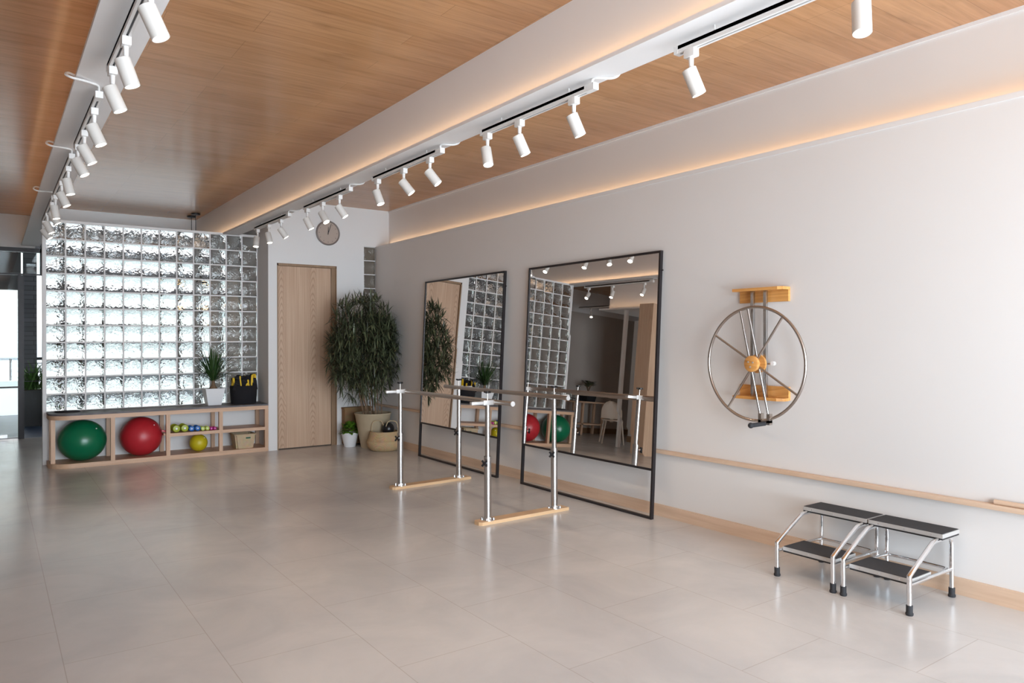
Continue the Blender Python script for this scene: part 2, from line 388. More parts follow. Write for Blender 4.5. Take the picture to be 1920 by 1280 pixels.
# door
def doormat_():
    m, nt, b = newmat('oak_cathedral'); tc = N(nt, 'ShaderNodeTexCoord'); sx = N(nt, 'ShaderNodeSeparateXYZ'); nt.links.new(tc.outputs['Object'], sx.inputs[0])
    def mth(op, a, c=None, v=None):
        q = N(nt, 'ShaderNodeMath', operation=op)
        for i, z in enumerate((a, c)):
            if z is None: continue
            if isinstance(z, (int, float)): q.inputs[i].default_value = z
            else: nt.links.new(z, q.inputs[i])
        return q.outputs[0]
    mp = N(nt, 'ShaderNodeMapping'); mp.inputs['Scale'].default_value = (5, 5, .9); nt.links.new(tc.outputs['Object'], mp.inputs['Vector'])
    n1 = N(nt, 'ShaderNodeTexNoise'); n1.inputs['Scale'].default_value = 1.0; n1.inputs['Detail'].default_value = 3; nt.links.new(mp.outputs[0], n1.inputs['Vector'])
    wob = mth('MULTIPLY', mth('SUBTRACT', n1.outputs['Fac'], .5), .10)
    dx = mth('PINGPONG', mth('ADD', mth('SUBTRACT', sx.outputs['X'], .07), wob), .21)
    f = mth('ADD', mth('ADD', sx.outputs['Z'], mth('MULTIPLY', mth('MULTIPLY', dx, dx), 55)), mth('MULTIPLY', n1.outputs['Fac'], .5))
    ring = mth('POWER', mth('PINGPONG', mth('MULTIPLY', f, 22), 1), 3)
    fade = N(nt, 'ShaderNodeMapRange'); fade.inputs['From Min'].default_value = .045; fade.inputs['From Max'].default_value = .10; fade.inputs['To Min'].default_value = 1; fade.inputs['To Max'].default_value = 0; nt.links.new(dx, fade.inputs['Value'])
    amt = mth('MULTIPLY', mth('MULTIPLY', ring, fade.outputs[0]), .85)
    mp2 = N(nt, 'ShaderNodeMapping'); mp2.inputs['Scale'].default_value = (60, 60, 1.1); nt.links.new(tc.outputs['Object'], mp2.inputs['Vector'])
    n2 = N(nt, 'ShaderNodeTexNoise'); n2.inputs['Scale'].default_value = 1.0; n2.inputs['Detail'].default_value = 6; nt.links.new(mp2.outputs[0], n2.inputs['Vector'])
    r = N(nt, 'ShaderNodeValToRGB'); r.color_ramp.elements[0].position = .3; r.color_ramp.elements[1].position = .7
    r.color_ramp.elements[0].color = (.47, .305, .20, 1); r.color_ramp.elements[1].color = (.59, .41, .285, 1); nt.links.new(n2.outputs['Fac'], r.inputs['Fac'])
    mx = N(nt, 'ShaderNodeMix', data_type='RGBA'); nt.links.new(amt, mx.inputs[0]); nt.links.new(r.outputs['Color'], mx.inputs[6]); mx.inputs[7].default_value = (.34, .205, .125, 1)
    nt.links.new(mx.outputs[2], b.inputs['Base Color']); b.inputs['Roughness'].default_value = .5
    return m
OAKCATH = doormat_()
d = struct(MB().box(dx0+.02, dx1-.075, YB+.03, YB+.07, .012, dz-.035).build('door_1', OAKCATH, loc=(dx0, YB+.05, 0), smooth=False), 'tall plain oak flush door in the white back wall')
m = MB(); m.box(dx0, dx0+.018, YB+.004, YB+.10, 0, dz); m.box(dx1-.07, dx1, YB+.024, YB+.10, 0, dz); m.box(dx1-.012, dx1, YB+.004, YB+.10, 0, dz); m.box(dx0, dx1, YB+.004, YB+.10, dz-.032, dz)
m.build('door_frame', OAKFRAME, d, smooth=False)
# glass block partition: 12 x 11 blocks of 190 mm
px0 = .518; nC, nR, pit = 12, 11, .2015; pz0 = .612
gb = struct(MB().box(.487, 2.94, YG-.045, YG+.045, 0, pz0).build('wall_partition', WHITE, loc=(.487, YG, 0), smooth=False), 'glass block partition behind the bench')
m = MB()
for i in range(nC):
    for j in range(nR):
        pillow(m, px0+i*pit+.0083, px0+(i+1)*pit-.0083, YG, pz0+j*pit+.0083, pz0+(j+1)*pit-.0083)
m.build('glass_blocks', GBLOCK, gb)
m = MB(); pz1 = pz0+nR*pit; px1 = px0+nC*pit
for i in range(nC+1):
    x = px0+i*pit; m.box(x-.0082, x+.0082, YG-.036, YG+.036, pz0, pz1)
for j in range(nR+1):
    z = pz0+j*pit; m.box(px0, px1, YG-.0355, YG+.0355, z-.0082, z+.0082)
m.box(.487, px0, YG-.046, YG+.046, pz0, pz1+.022); m.box(px0, 2.94, YG-.042, YG+.042, pz1-.004, pz1+.022)
m.build('mortar_joints', WHITE, gb, smooth=False)
# beams with cove ledges
def beam(n, x0, x1, bx0, bx1, y0, y1):
    b = struct(MB().box(bx0, bx1, y0, y1, 2.848, ZC).build('beam_%d' % n, BEAMP, loc=(bx0, y0, 2.848), smooth=False), 'white ceiling beam with lit cove ledge')
    MB().box(x0, x1, y0, y1, 2.83, 2.852).build('ledge', BEAMP, b, smooth=False)
    return b
beam(1, 2.49, 2.692, 2.574, 2.624, Y0, 11.98)
beam(2, .368, .598, .488, .545, Y0, 12.90)
sbox('wall_header', WHITE, .545, 2.94, 11.98, YF+.1, 3.06, ZC)
sbox('wall_header_left', WHITE, XL, .545, YF-.02, YF+.1, 2.775, ZC)
# left and far-left of the room (seen in the large mirror)
sbox('wall_left', LEFTW, XL-.15, XL, Y0-.1, YF+.1, 0, ZC)
sbox('wall_back_left', LEFTW, XL, -.35, YF-.02, YF+.1, 0, 2.775)
sbox('wall_side', LEFTW, -2.1, -1.98, 6.2, 11.0, 0, 2.52)
sbox('baseboard_side', wood('dark_skirting', (.16, .085, .04), (.22, .12, .06), 'y'), -1.98, -1.962, 6.2, 11.0, 0, .12)
sbox('baseboard_left', MATS['dark_skirting'], XL, -.4, YF-.04, YF-.02, 0, .12)
sbox('wall_soffit', BEAMP, -2.1, -.62, 6.4, 10.3, 2.56, ZC)
sbox('trim_2', BEAMP, -2.1, -.5, 6.2, 10.45, 2.53, 2.56)
sbox('trim_3', BEAMP, -.66, -.60, 9.8, 9.86, 0, 2.53)
col = sbox('wall_column', OAKDOOR, -.62, -.06, 8.60, 8.92, 0, 2.53)
sbox('trim_4', BLACKM, -.60, -.35, 8.30, 8.36, 0, 1.45)
# front of the room: glazed opening behind the camera
m = MB()
m.box(XL, XU, Y0-.1, Y0, 0, .12); m.box(XL, XU, Y0-.1, Y0, 2.80, ZC); m.box(XL, -.3, Y0-.1, Y0, .12, 2.8)
struct(m.build('wall_front', WHITE, smooth=False))
m = MB()
for x in (-.3, .9, 2.1, 3.3, 4.42): m.box(x-.025, x+.025, Y0-.08, Y0-.02, .12, 2.8)
m.box(-.3, 4.42, Y0-.08, Y0-.02, .12, .17); m.box(-.3, 4.42, Y0-.08, Y0-.02, 2.75, 2.8)
struct(m.build('window_2', BLACKM, smooth=False), 'tall front windows in black frames')
# chair rail and baseboard on the right wall
m = MB(); m.box(XR-.045, XR, Y0, YB, .516, .545, bev=.004)
struct(m.build('trim_5', OAKTRIMY, smooth=False), 'thin oak rail along the right wall')
m = MB()
ys = [Y0, .9, 2.9, 4.93, 7.0, YB]
for a, b in zip(ys, ys[1:]): m.box(XR-.014, XR, a+.001, b-.001, 0, .096)
struct(m.build('baseboard_right', OAKTRIMY, smooth=False), 'oak baseboard along the right wall')
sbox('baseboard_back', WHITE, dx1+.01, XR-.014, YB-.010, YB, 0, .06)
# back facade: black frame with glass door, opening onto a terrace
m = MB()
m.box(-.35, .62, YF-.03, YF+.07, 2.742, 2.80); m.box(.62, 2.94, YF-.03, YF+.07, 3.02, 3.06); m.box(.60, .64, YF-.03, YF+.07, 2.42, 3.06); m.box(.325, .40, YF-.02, YF+.06, 0, 2.40); m.box(2.86, 2.94, YF-.02, YF+.06, 0, 3.03)
m.box(-.35, 2.94, YF+.0, YF+.03, 2.405, 2.425)
struct(m.build('door_2', BLACKM, loc=(.36, YF, 0), smooth=False), 'black framed opening to the terrace')
f = bpy.data.objects['door_2']
MB().box(-.34, .325, YF+.012, YF+.022, .03, 2.40).build('glass_leaf', PANE, f, smooth=False)
MB().box(-.34, .60, YF+.012, YF+.020, 2.43, 2.74).build('transom_pane', PANE, f, smooth=False)
MB().box(.64, 2.86, YF+.012, YF+.022, .03, 2.40).build('fixed_pane', PANE, f, smooth=False)
m = MB(); m.cyl((.235, YF-.05, .86), (.235, YF-.05, 1.17), .012); m.cyl((.235, YF-.05, .89), (.235, YF+.02, .89), .007); m.cyl((.235, YF-.05, 1.14), (.235, YF+.02, 1.14), .007)
m.build('handle', STEEL, f)
m = MB(); m.box(.10, .20, YF-.012, YF+.012, .02, .075, bev=.004); m.build('floor_lock', STEEL, f, smooth=False)
# terrace
sbox('floor_terrace', BLUEFLOOR, -3, 6, YF+.05, 17.2, -.14, -.005)
sbox('ceiling_terrace', CANOPY, -3, 6, YF+.1, 16.2, 3.06, 3.16)
sbox('terrace_view_blocker', CANOPY, -.45, -.3, YF+.1, 17.2, -.005, 3.06)  # added unseen dark slab, keeps bright outdoors out of the mirrored glass blocks
sbox('ceiling_terrace_fascia', CANOPY, -.3, .45, 16.0, 16.2, 2.36, 3.06)
m = MB()
for k in range(6): m.box(-.25+k*.14, -.19+k*.14, 13.4, 15.8, 3.01, 3.06)
struct(m.build('trim_6', SLATM, smooth=False), 'pale slats under the terrace ceiling')
struct(MB().box(.47, .665, 15.4, 15.7, -.005, 3.06).build('wall_pier', BRICK, loc=(.47, 15.4, 0), smooth=False), 'grey brick pier on the terrace')

# railing on the terrace
t = thing('terrace_railing', 'dark metal railing at the far edge of the terrace', 'railing', (1, 16.6, -.005))
m = MB(); m.box(-3, 5.5, 16.58, 16.62, 1.07, 1.12); m.build('top_rail', BLACKM, t, smooth=False)
m = MB(); m.box(-3, 5.5, 16.585, 16.615, .55, .58); m.build('mid_rail', BLACKM, t, smooth=False)
for x in (-2.4, -.9, .1, 1.6, 3.1, 4.6): MB().box(x-.02, x+.02, 16.58, 16.62, -.005, 1.09).build('post', BLACKM, t, smooth=False)
# planter box outside
t = thing('planter_box', 'black trough planter with green strappy leaves outside the glass door', 'planter', (.66, 14.9, -.005))
MB().box(.40, .98, 14.75, 15.05, -.005, .60).build('trough', BLACK, t, smooth=False)
MB().box(.42, .96, 14.77, 15.03, .57, .605).build('soil', SOIL, t, smooth=False)
m = MB()
for k in range(120):
    a = random.uniform(0, 2*PI); b = (random.uniform(.45, .94), random.uniform(14.8, 15.0), .60)
    m.blade(b, (math.cos(a)*.55, math.sin(a)*.4, 1), random.uniform(.3, .62), .03, random.uniform(.4, 1.3), 5)
o = m.build('foliage', LEAFO, t)
m = MB()
for z in (.75, .9, 1.05): m.box(.40, .98, 14.735, 14.75, z, z+.012)
m.box(.40, .43, 14.73, 14.76, .6, 1.08); m.box(.95, .98, 14.73, 14.76, .6, 1.08)
m.build('trellis_rail', BLACKM, t, smooth=False)

# ------------------------------------------------------------------ track lights
NTH = ['first', 'second', 'third', 'fourth', 'fifth']
def spot(x, y, v, label, group, light=True):
    t = thing('track_spotlight', label, 'spotlight', (x, y, 2.765), group)
    m = MB(); m.box(x-.019, x+.019, y-.03, y+.03, 2.728, 2.768, bev=.004); m.build('adapter', TRACKW, t)
    MB().cyl((x, y, 2.730), (x, y, 2.668), .012, .010, 14).build('arm', TRACKW, t)
    v = Vector(v).normalized(); c = Vector((x, y, 2.665)) + v*.028 + Vector((-.012, 0, 0))
    a = c - v*.036; b = c + v*.088; R = .0335
    m = MB(); m.tube([a, a+v*.002, b-v*.001, b, b-v*.0005, b-v*.012], [R-.003, R, R, R-.001, R-.004, R-.0045], 28, True, axis=v)
    hd = m.build('lamp_head', LAMPW, t)
    MB().cyl(b-v*.0115, b-v*.003, R-.0048, None, 24).build('lens', LENS, hd)
    if light:
        L = bpy.data.lights.new('spot_beam', 'SPOT'); L.energy = 20; L.spot_size = math.radians(48); L.spot_blend = .6; L.color = (1, .80, .60); L.shadow_soft_size = .03
        lo = bpy.data.objects.new('spot_beam', L); C.objects.link(lo); lo.location = b + v*.01
        lo.rotation_euler = v.to_track_quat('-Z', 'Y').to_euler()
    return t
def track(x, y0, y1, label, group, cable=None):
    t = thing('light_track', label, 'track', (x, (y0+y1)/2, 2.765), group)
    m = MB(); m.box(x-.0175, x-.005, y0, y1, 2.764, 2.799); m.box(x+.005, x+.0175, y0, y1, 2.764, 2.799); m.box(x-.0175, x+.0175, y0, y1, 2.782, 2.799)
    m.box(x-.0185, x+.0185, y0-.004, y0+.07, 2.7635, 2.800); m.box(x-.0185, x+.0185, y1-.02, y1+.003, 2.7635, 2.800)
    m.build('channel', TRACKW, t, smooth=False)
    MB().box(x-.0049, x+.0049, y0+.07, y1-.02, 2.772, 2.7825).build('slot', GROOVE, t, smooth=False)
    for yy in (y0+(y1-y0)*.2, y0+(y1-y0)*.8):
        MB().tube([(x, yy, 2.796), (x, yy, 2.832)], .003, 8).build('clip', TRACKW, t)
    if cable: MB().tube(bez(cable), .0065, 10).build('flexible_cable', TRACKW, t)
    return t
X1 = 2.61
T1 = [('first', 1.25, 2.34, [(1.446, (-.16, -.12, -.97)), (2.255, (.32, -.20, -.90))]),
      ('second', 2.905, 4.0, [(3.082, (.34, -.18, -.90)), (3.589, (.34, -.19, -.89)), (3.94, (-.06, -.33, -.94))]),
      ('third', 4.52, 5.66, [(4.70, (.45, -.40, -.77)), (5.115, (.49, -.36, -.77)), (5.585, (.20, -.32, -.92))]),
      ('fourth', 6.14, 7.31, [(6.399, (.47, -.28, -.81)), (6.816, (.24, -.50, -.83)), (7.24, (.41, -.18, -.88))]),
      ('fifth', 7.78, 9.02, [(8.058, (.53, -.20, -.81)), (8.495, (.12, -.26, -.96)), (8.93, (-.14, -.22, -.97))])]
for n, a, b, sp_ in T1:
    cb = [(X1, a+.03, 2.796), (X1+.002, a+.02, 2.824), (X1+.02, a-.02, 2.822), (X1+.06, a-.05, 2.82), (2.697, a-.075, 2.83), (2.70, a-.10, 2.856), (2.66, a-.12, 2.862)]
    track(X1, a, b, 'white light track, %s from the camera under the right-hand beam' % n, 'tracks under the beams', cb)
    names = ['nearest', 'farther'] if len(sp_) == 2 else ['nearest', 'middle', 'farthest']
    for k, (y, v) in enumerate(sp_):
        spot(X1, y, v, 'white cylinder spotlight, %s of %s on the %s track under the right-hand beam' % (names[k], 'two' if len(sp_) == 2 else 'three', n), 'spotlights on the beam tracks')
X2 = .485
T2 = [('first', 2.78, 4.10, [(2.979, (.37, -.14, -.91)), (3.594, (.31, -.06, -.93)), (4.025, (.38, -.06, -.90))]),
      ('second', 4.56, 5.86, [(4.799, (.38, -.13, -.90)), (5.344, (.46, -.08, -.86)), (5.761, (.43, -.17, -.86))]),
      ('third', 6.20, 7.96, [(6.517, (.22, -.10, -.95)), (7.15, (.40, -.14, -.88)), (7.871, (.16, -.06, -.97))]),
      ('fourth', 8.10, 9.74, [(8.298, (.49, -.07, -.86)), (9.028, (.40, -.13, -.88)), (9.637, (.58, -.16, -.78))])]
for n, a, b, sp_ in T2:
    cb = [(X2, a+.03, 2.796), (X2-.004, a+.0, 2.826), (X2-.04, a-.05, 2.822), (.40, a-.09, 2.816), (.348, a-.12, 2.812), (.322, a-.09, 2.832), (.342, a-.02, 2.864), (.40, a+.04, 2.866)]
    track(X2, a, b, 'white light track, %s from the camera under the left-hand beam' % n, 'tracks under the beams', cb)
    for k, (y, v) in enumerate(sp_):
        spot(X2, y, v, 'white cylinder spotlight, %s of three on the %s track under the left-hand beam' % (['nearest', 'middle', 'farthest'][k], n), 'spotlights on the beam tracks')
# far-left track, seen only in the large mirror
track(-1.55, 11.2, 12.3, 'white light track near the far left corner, seen in the large mirror', 'tracks under the beams')
spot(-1.55, 11.9, (.3, -.4, -.85), 'white cylinder spotlight above the console table, seen in the large mirror', 'spotlights on the beam tracks', False)
# pendants behind the glass blocks
for k, (x, y) in enumerate(((2.432, 11.35), (2.432, 11.62))):
    t = thing('pendant_lamp', ['pendant lamp behind the glass blocks, the nearer black canopy of two', 'pendant lamp behind the glass blocks, the farther black canopy of two'][k], 'lamp', (x, y, ZC), 'pendants behind the glass blocks')
    MB().cyl((x, y, ZC-.022), (x, y, ZC), .062, None, 28).build('canopy', BLACK, t)
    MB().cyl((x, y, 2.20), (x, y, ZC-.02), .0045, None, 8).build('cord', BLACK, t)
    m = MB(); m.lathe([(.02, .12), (.03, .12), (.10, 0), (.092, 0), (.02, .10)], (x, y, 2.10), 24); m.build('lamp_shade', BLACK, t)
    MB().sphere((x, y, 2.11), .04, u=16, v=10).build('bulb', WARMB, t)
# ------------------------------------------------------------------ clock
t = thing('wall_clock', 'round taupe wall clock above the oak door', 'clock', (3.745, YB, 2.893))
def disc(m, x, z, r, y0, y1, seg=48): return m.cyl((x, y0, z), (x, y1, z), r, None, seg)
m = MB(); m.tube([(3.745+.158*math.cos(2*PI*k/56), YB-.018, 2.893+.158*math.sin(2*PI*k/56)) for k in range(56)], .011, 10, closed=True); m.build('rim', CLOCKR, t)
disc(MB(), 3.745, 2.893, .158, YB-.018, YB-.001).build('dial', CLOCKF, t)
m = MB()
for k in range(12):
    a = k*PI/6; m.cyl((3.745+.125*math.sin(a), YB-.021, 2.893+.125*math.cos(a)), (3.745+.125*math.sin(a), YB-.017, 2.893+.125*math.cos(a)), .0055, None, 10)
m.build('hour_dots', CLOCKR, t)
def hand(ang, L, w, y):
    s_, c_ = math.sin(ang), math.cos(ang); m = MB()
    p = lambda u, q: (3.745+s_*u+c_*q, 2.893+c_*u-s_*q)
    pts = [p(-.02, -w), p(-.02, w), p(L, w*.6), p(L, -w*.6)]
    m.hexa([(a, y+.002, b) for a, b in pts]+[(a, y, b) for a, b in pts]); return m
hand(math.radians(2), .082, .0045, YB-.024).build('hour_hand', BLACK, t)
hand(math.radians(19), .132, .0035, YB-.027).build('minute_hand', BLACK, t)

# ------------------------------------------------------------------ leaning mirrors
def mirror(label, y0, y1, xb0, xb1, xt0, xt1, zt, zbar):
    # corners: bottom (xb0 at y0, xb1 at y1), top (xt0, xt1); frame tubes along the edges
    t = thing('leaning_mirror', label, 'mirror', ((xb0+xb1)/2, (y0+y1)/2, 0), 'black framed mirrors on the right wall')
    def P(u, z, off=0):   # u 0..1 along y, z height ; off toward room
        k = z/zt
        xb = xb0+(xb1-xb0)*u; xt = xt0+(xt1-xt0)*u
        return Vector((xb+(xt-xb)*k-off, y0+(y1-y0)*u, z))
    D = .030; w = .018/(y1-y0); hz = .018
    def bar(u0, u1, z0, z1): 
        m = MB(); m.hexa([P(u0, z0, D), P(u1, z0, D), P(u1, z0), P(u0, z0), P(u0, z1, D), P(u1, z1, D), P(u1, z1), P(u0, z1)]); return m
    m = bar(0, w, 0, zt)
    for a in ((1-w, 1, 0, zt), (w, 1-w, 0, hz), (w, 1-w, zt-hz, zt), (w, 1-w, zbar, zbar+hz)):
        m2 = bar(*a); me = bpy.data.meshes.new('q'); m2.bm.to_mesh(me); m2.bm.free(); m.bm.from_mesh(me); bpy.data.meshes.remove(me)
    m.build('frame', BLACKM, t, smooth=False)
    m = MB(); a = (w, 1-w, zbar+hz, zt-hz)
    m.hexa([P(a[0], a[2], .022), P(a[1], a[2], .022), P(a[1], a[2], .004), P(a[0], a[2], .004), P(a[0], a[3], .022), P(a[1], a[3], .022), P(a[1], a[3], .004), P(a[0], a[3], .004)])
    m.build('mirror_glass', MIRRORM, t, smooth=False)
    zz = zt-.16
    q = P(0, zz, .012); m = MB().cyl(q, q+Vector((.008, -.012, 0)), .006, None, 10); m.build('hook', BLACKM, t)
    return t
mirror('black framed leaning mirror nearer the shoulder wheel, reflecting a chair and table', 4.135, 5.93, 4.327, 4.340, 4.445, 4.454, 2.16, .385)
mirror('black framed mirror leaning nearest the corner plant', 6.32, 8.09, 4.318, 4.346, 4.428, 4.452, 2.163, .405)

# ------------------------------------------------------------------ shoulder wheel
t = thing('shoulder_wheel', 'wall mounted steel exercise wheel with orange pine brackets and black grip', 'exercise wheel', (XR, 3.187, 1.27))
wx, wy, wz, WR = 4.335, 3.187, 1.27, .395
m = MB(); m.box(XR-.022, XR, 2.985, 3.385, 1.70, 1.80, bev=.003); bk = m.build('upper_bracket', VARN, t, smooth=False)
m = MB(); m.prism([(XR-.022, 3.385), (4.350, 3.385), (4.350, 2.985+.03), (4.372, 2.985), (XR-.022, 2.985)], 1.78, 1.80); m.build('upper_shelf', VARN, bk, smooth=False)
m = MB(); m.box(XR-.022, XR, 2.985, 3.385, 1.02, 1.115, bev=.003); bk = m.build('lower_bracket', VARN, t, smooth=False)
m = MB(); m.prism([(XR-.022, 3.385), (4.352, 3.385), (4.352, 2.985+.04), (4.385, 2.985), (XR-.022, 2.985)], 1.018, 1.038); m.build('lower_shelf', VARN, bk, smooth=False)
for yy in (3.247, 3.142):
    m = MB(); m.box(4.388, 4.412, yy-.012, yy+.012, 1.037, 1.781, bev=.003); m.build('guide_rod', STEEL, t)
m = MB(); m.tube([(wx, wy+WR*math.cos(2*PI*k/72), wz+WR*math.sin(2*PI*k/72)) for k in range(72)], .0105, 12, closed=True); m.build('rim', SATIN, t)
def spoke(d, off=0.):
    dv = Vector((0, d[0], d[1])).normalized(); n = Vector((0, -dv.z, dv.y))*off; c = Vector((wx, wy, wz))
    e = math.sqrt(WR*WR-off*off)-.008
    MB().cyl(c+n+dv*.04, c+n+dv*e, .008, None, 12).build('spoke', SATIN if abs(off) < .01 else STEEL, t)
for d in ((.335, .20), (-.335, -.20), (-.21, .30), (.21, -.30)): spoke(d)
for d in ((.22, .975), (-.22, -.975)):
    spoke(d, .032); spoke(d, -.032)
m = MB(); m.lathe([(.05, 0), (.056, .004), (.056, .026), (.05, .030)], (0, 0, 0), 36)
def xrot(m, x, y, z):
    for v in m.bm.verts: v.co = Vector((x - v.co.z, y + v.co.x, z + v.co.y))
    return m
hb = xrot(m, 4.322, wy, wz).build('hub', VARN, t)
m = MB(); m.lathe([(.060, 0), (.066, .004), (.066, .022), (.026, .024), (.026, .06)], (0, 0, 0), 36); xrot(m, 4.388, wy, wz).build('hub_plate', VARN, t)
m = MB(); m.box(4.388, 4.42, wy-.040, wy+.045, wz-.03, wz+.03, bev=.004); m.build('carriage', VARN, t)
m = MB()
for a in range(3):
    m.cyl((4.2935, wy+.022*math.cos(a*2.09+.6), wz+.022*math.sin(a*2.09+.6)), (4.288, wy+.022*math.cos(a*2.09+.6), wz+.022*math.sin(a*2.09+.6)), .006, None, 8)
m.build('hub_screws', ALU, hb)
m = MB(); m.cyl((4.405, wy-.038, wz), (4.405, wy-.095, wz), .006); m.build('lock_screw', STEEL, t)
m = MB(); m.cyl((4.393, wy-.102, wz+.003), (4.417, wy-.102, wz+.003), .0145, None, 20); m.build('lock_knob', POTW, t)
hy, hz_ = 3.10, .872
m = MB(); m.box(4.318, 4.352, hy-.045, hy-.022, .868, .93); m.box(4.318, 4.352, hy+.022, hy+.045, .868, .93); m.box(4.318, 4.352, hy-.045, hy+.045, .855, .885)
m.build('handle_bracket', SATIN, t, smooth=False)
m = MB(); m.cyl((4.325, hy-.004, .862), (4.175, hy-.004, .860), .0145, .0155, 20); m.sphere((4.172, hy-.004, .860), .0195, u=16, v=10); m.build('grip', RUBBER, t)

# ------------------------------------------------------------------ parallel bars
t = thing('parallel_bars', 'steel parallel walking bars on two wooden base boards', 'parallel bars', (3.55, 5.64, 0))
posts = [(3.184, 4.815), (3.862, 4.825), (3.245, 6.445), (3.930, 6.48)]
for (a, b) in ((0, 1), (2, 3)):
    (xa, ya), (xb_, yb_) = posts[a], posts[b]
    L = math.hypot(xb_-xa, yb_-ya); ux, uy = (xb_-xa)/L, (yb_-ya)/L; nx, ny = -uy, ux
    c = lambda s_, n_: (xa+ux*s_+nx*n_, ya+uy*s_+ny*n_)
    pts = [c(-.085, .055), c(-.105, .03), c(-.105, -.03), c(-.085, -.055), c(L+.115, -.055), c(L+.115, .055)]
    m = MB(); m.prism(pts, 0, .026); bb = m.build('base_board', BEECHX, t, smooth=False)
ztop = [.936, .950, .930, .936]; zj = [.521, .527, .534, .533]
for i, (x, y) in enumerate(posts):
    m = MB(); m.cyl((x, y, .026), (x, y, .032), .058, None, 28); m.cyl((x, y, .026), (x, y, .05), .034, .029, 24); fl = m.build('flange', CHROME, t)
    for k in range(4):
        a = PI/4+k*PI/2; m = MB(); m.cyl((x+.047*math.cos(a), y+.047*math.sin(a), .030), (x+.047*math.cos(a), y+.047*math.sin(a), .045), .007, None, 10); m.build('bolt', CHROME, fl)
    MB().cyl((x, y, .03), (x, y, zj[i]), .0285, None, 32).build('lower_tube', STEEL, t)
    m = MB(); m.cyl((x, y, zj[i]-.02), (x, y, zj[i]+.004), .0295, None, 32); m.build('collar', STEEL, t)
    MB().cyl((x, y, zj[i]), (x, y, ztop[i]), .0200, None, 32).build('upper_tube', STEEL, t)
    # height knob: short screw and four-lobed black knob, pointing away from the rail pair's far side
    kd = Vector((-.86, -.5, 0)); kz = zj[i]-.045; q = Vector((x, y, kz))
    m = MB(); m.cyl(q+kd*.024, q+kd*.05, .006, None, 10); kn = m.build('height_screw', CHROME, t)
    sd = Vector((-kd.y, kd.x, 0)); m = MB()
    m.cyl(q+kd*.046, q+kd*.064, .013, None, 14)
    for a in range(4):
        w_ = sd*math.cos(PI/4+a*PI/2)+Vector((0, 0, 1))*math.sin(PI/4+a*PI/2)
        m.cyl(q+kd*.055+w_*.004, q+kd*.055+w_*.030, .008, .009, 10)
    m.build('star_knob', BLACK, kn)
    # clamp, width bar, top screw
    s_ = -1 if i in (0, 2) else 1       # outside direction
    rx_ = x - s_*.045
    m = MB(); m.box(x-.048, x+.048, y-.02, y+.02, ztop[i]-.008, ztop[i]+.030, bev=.003); m.build('clamp', ALU, t)
    m = MB(); m.box(min(x, x+s_*.155), max(x, x+s_*.155), y-.0165, y+.0165, ztop[i]-.002, ztop[i]+.022, bev=.002); m.build('width_bar', ALU, t)
    m = MB(); m.cyl((x, y, ztop[i]+.028), (x, y, ztop[i]+.085), .0048, None, 10); sc = m.build('clamp_screw', SATIN, t)
    m = MB(); m.cyl((x, y, ztop[i]+.083), (x, y, ztop[i]+.099), .012, None, 14)
    for a in range(4): m.cyl((x, y, ztop[i]+.092), (x+.030*math.cos(a*PI/2+.4), y+.030*math.sin(a*PI/2+.4), ztop[i]+.094), .007, .008, 10)
    m.build('star_knob', BLACK, sc)
for (p, q) in (((3.235, 4.545, .952), (3.300, 6.47, .938)), ((3.815, 4.585, .966), (3.895, 6.70, .951))):
    MB().cyl(p, q, .0185, None, 28).build('handrail', SATIN, t)
    d_ = (Vector(q)-Vector(p)).normalized()
    m = MB(); m.cyl(Vector(p)-d_*.004, Vector(p)+d_*.006, .0195, None, 28); m.build('end_cap', ALU, t)

# ------------------------------------------------------------------ step stools
def stool(y0, y1, label):
    t = thing('step_stool', label, 'step stool', (4.16, (y0+y1)/2, 0), 'two step stools by the right wall')
    yl, yr = y1-.028, y0+.028; R = .0125
    for yy in (yl, yr):
        pts = bez([(3.905, yy, .02), (3.905, yy, .10), (3.905, yy, .185), (3.925, yy, .215), (4.12, yy, .318), (4.165, yy, .338), (4.22, yy, .341), (4.32, yy, .341), (4.355, yy, .334), (4.376, yy, .305), (4.378, yy, .20), (4.378, yy, .02)], 5)
        MB().tube(pts, R, 14).build('side_frame', CHROME, t)
        MB().cyl((3.905, yy, .155), (4.378, yy, .155), .010, None, 12).build('side_brace', CHROME, t)
        for x in (3.905, 4.378):
            m = MB(); m.lathe([(.017, 0), (.0195, .004), (.0195, .012), (.0165, .016), (.0165, .052)], (x, yy, 0), 18); m.build('rubber_foot', RUBBER, t)
    MB().tube(bez([(4.20, yl, .155), (4.33, yl-.01, .158), (4.36, yl-.04, .158), (4.365, (yl+yr)/2, .158), (4.36, yr+.04, .158), (4.33, yr+.01, .158), (4.20, yr, .155)], 6), .009, 12).build('back_brace', CHROME, t)
    for nm, xa, xb_, zt in (('lower_step', 3.945, 4.165, .176), ('upper_step', 4.215, 4.412, .378)):
        m = MB(); m.box(xa, xb_, y0+(.040 if nm == 'lower_step' else .002), y1-(.040 if nm == 'lower_step' else .002), zt-.024, zt-.001, bev=.002)
        st = m.build(nm, ALU, t, smooth=False)
        e = .004
        ya, yb_ = (y0+.040, y1-.040) if nm == 'lower_step' else (y0+.002, y1-.002)
        MB().box(xa+e, xb_-e, ya+e, yb_-e, zt-.002, zt+.0015).build('tread', TREAD, st, smooth=False)
        MB().box(xa+.002, xb_-.002, ya+.002, yb_-.002, zt-.033, zt-.0235).build('underside', BLACK, st, smooth=False)
        m = MB()
        for yy in (ya+.06, (ya+yb_)/2, yb_-.06): m.cyl((xa-.001, yy, zt-.013), (xa+.002, yy, zt-.013), .004, None, 8)
        m.build('rivets', CHROME, st)
stool(2.318, 2.738, 'chrome two-step stool with black treads, the one nearer the large mirror')
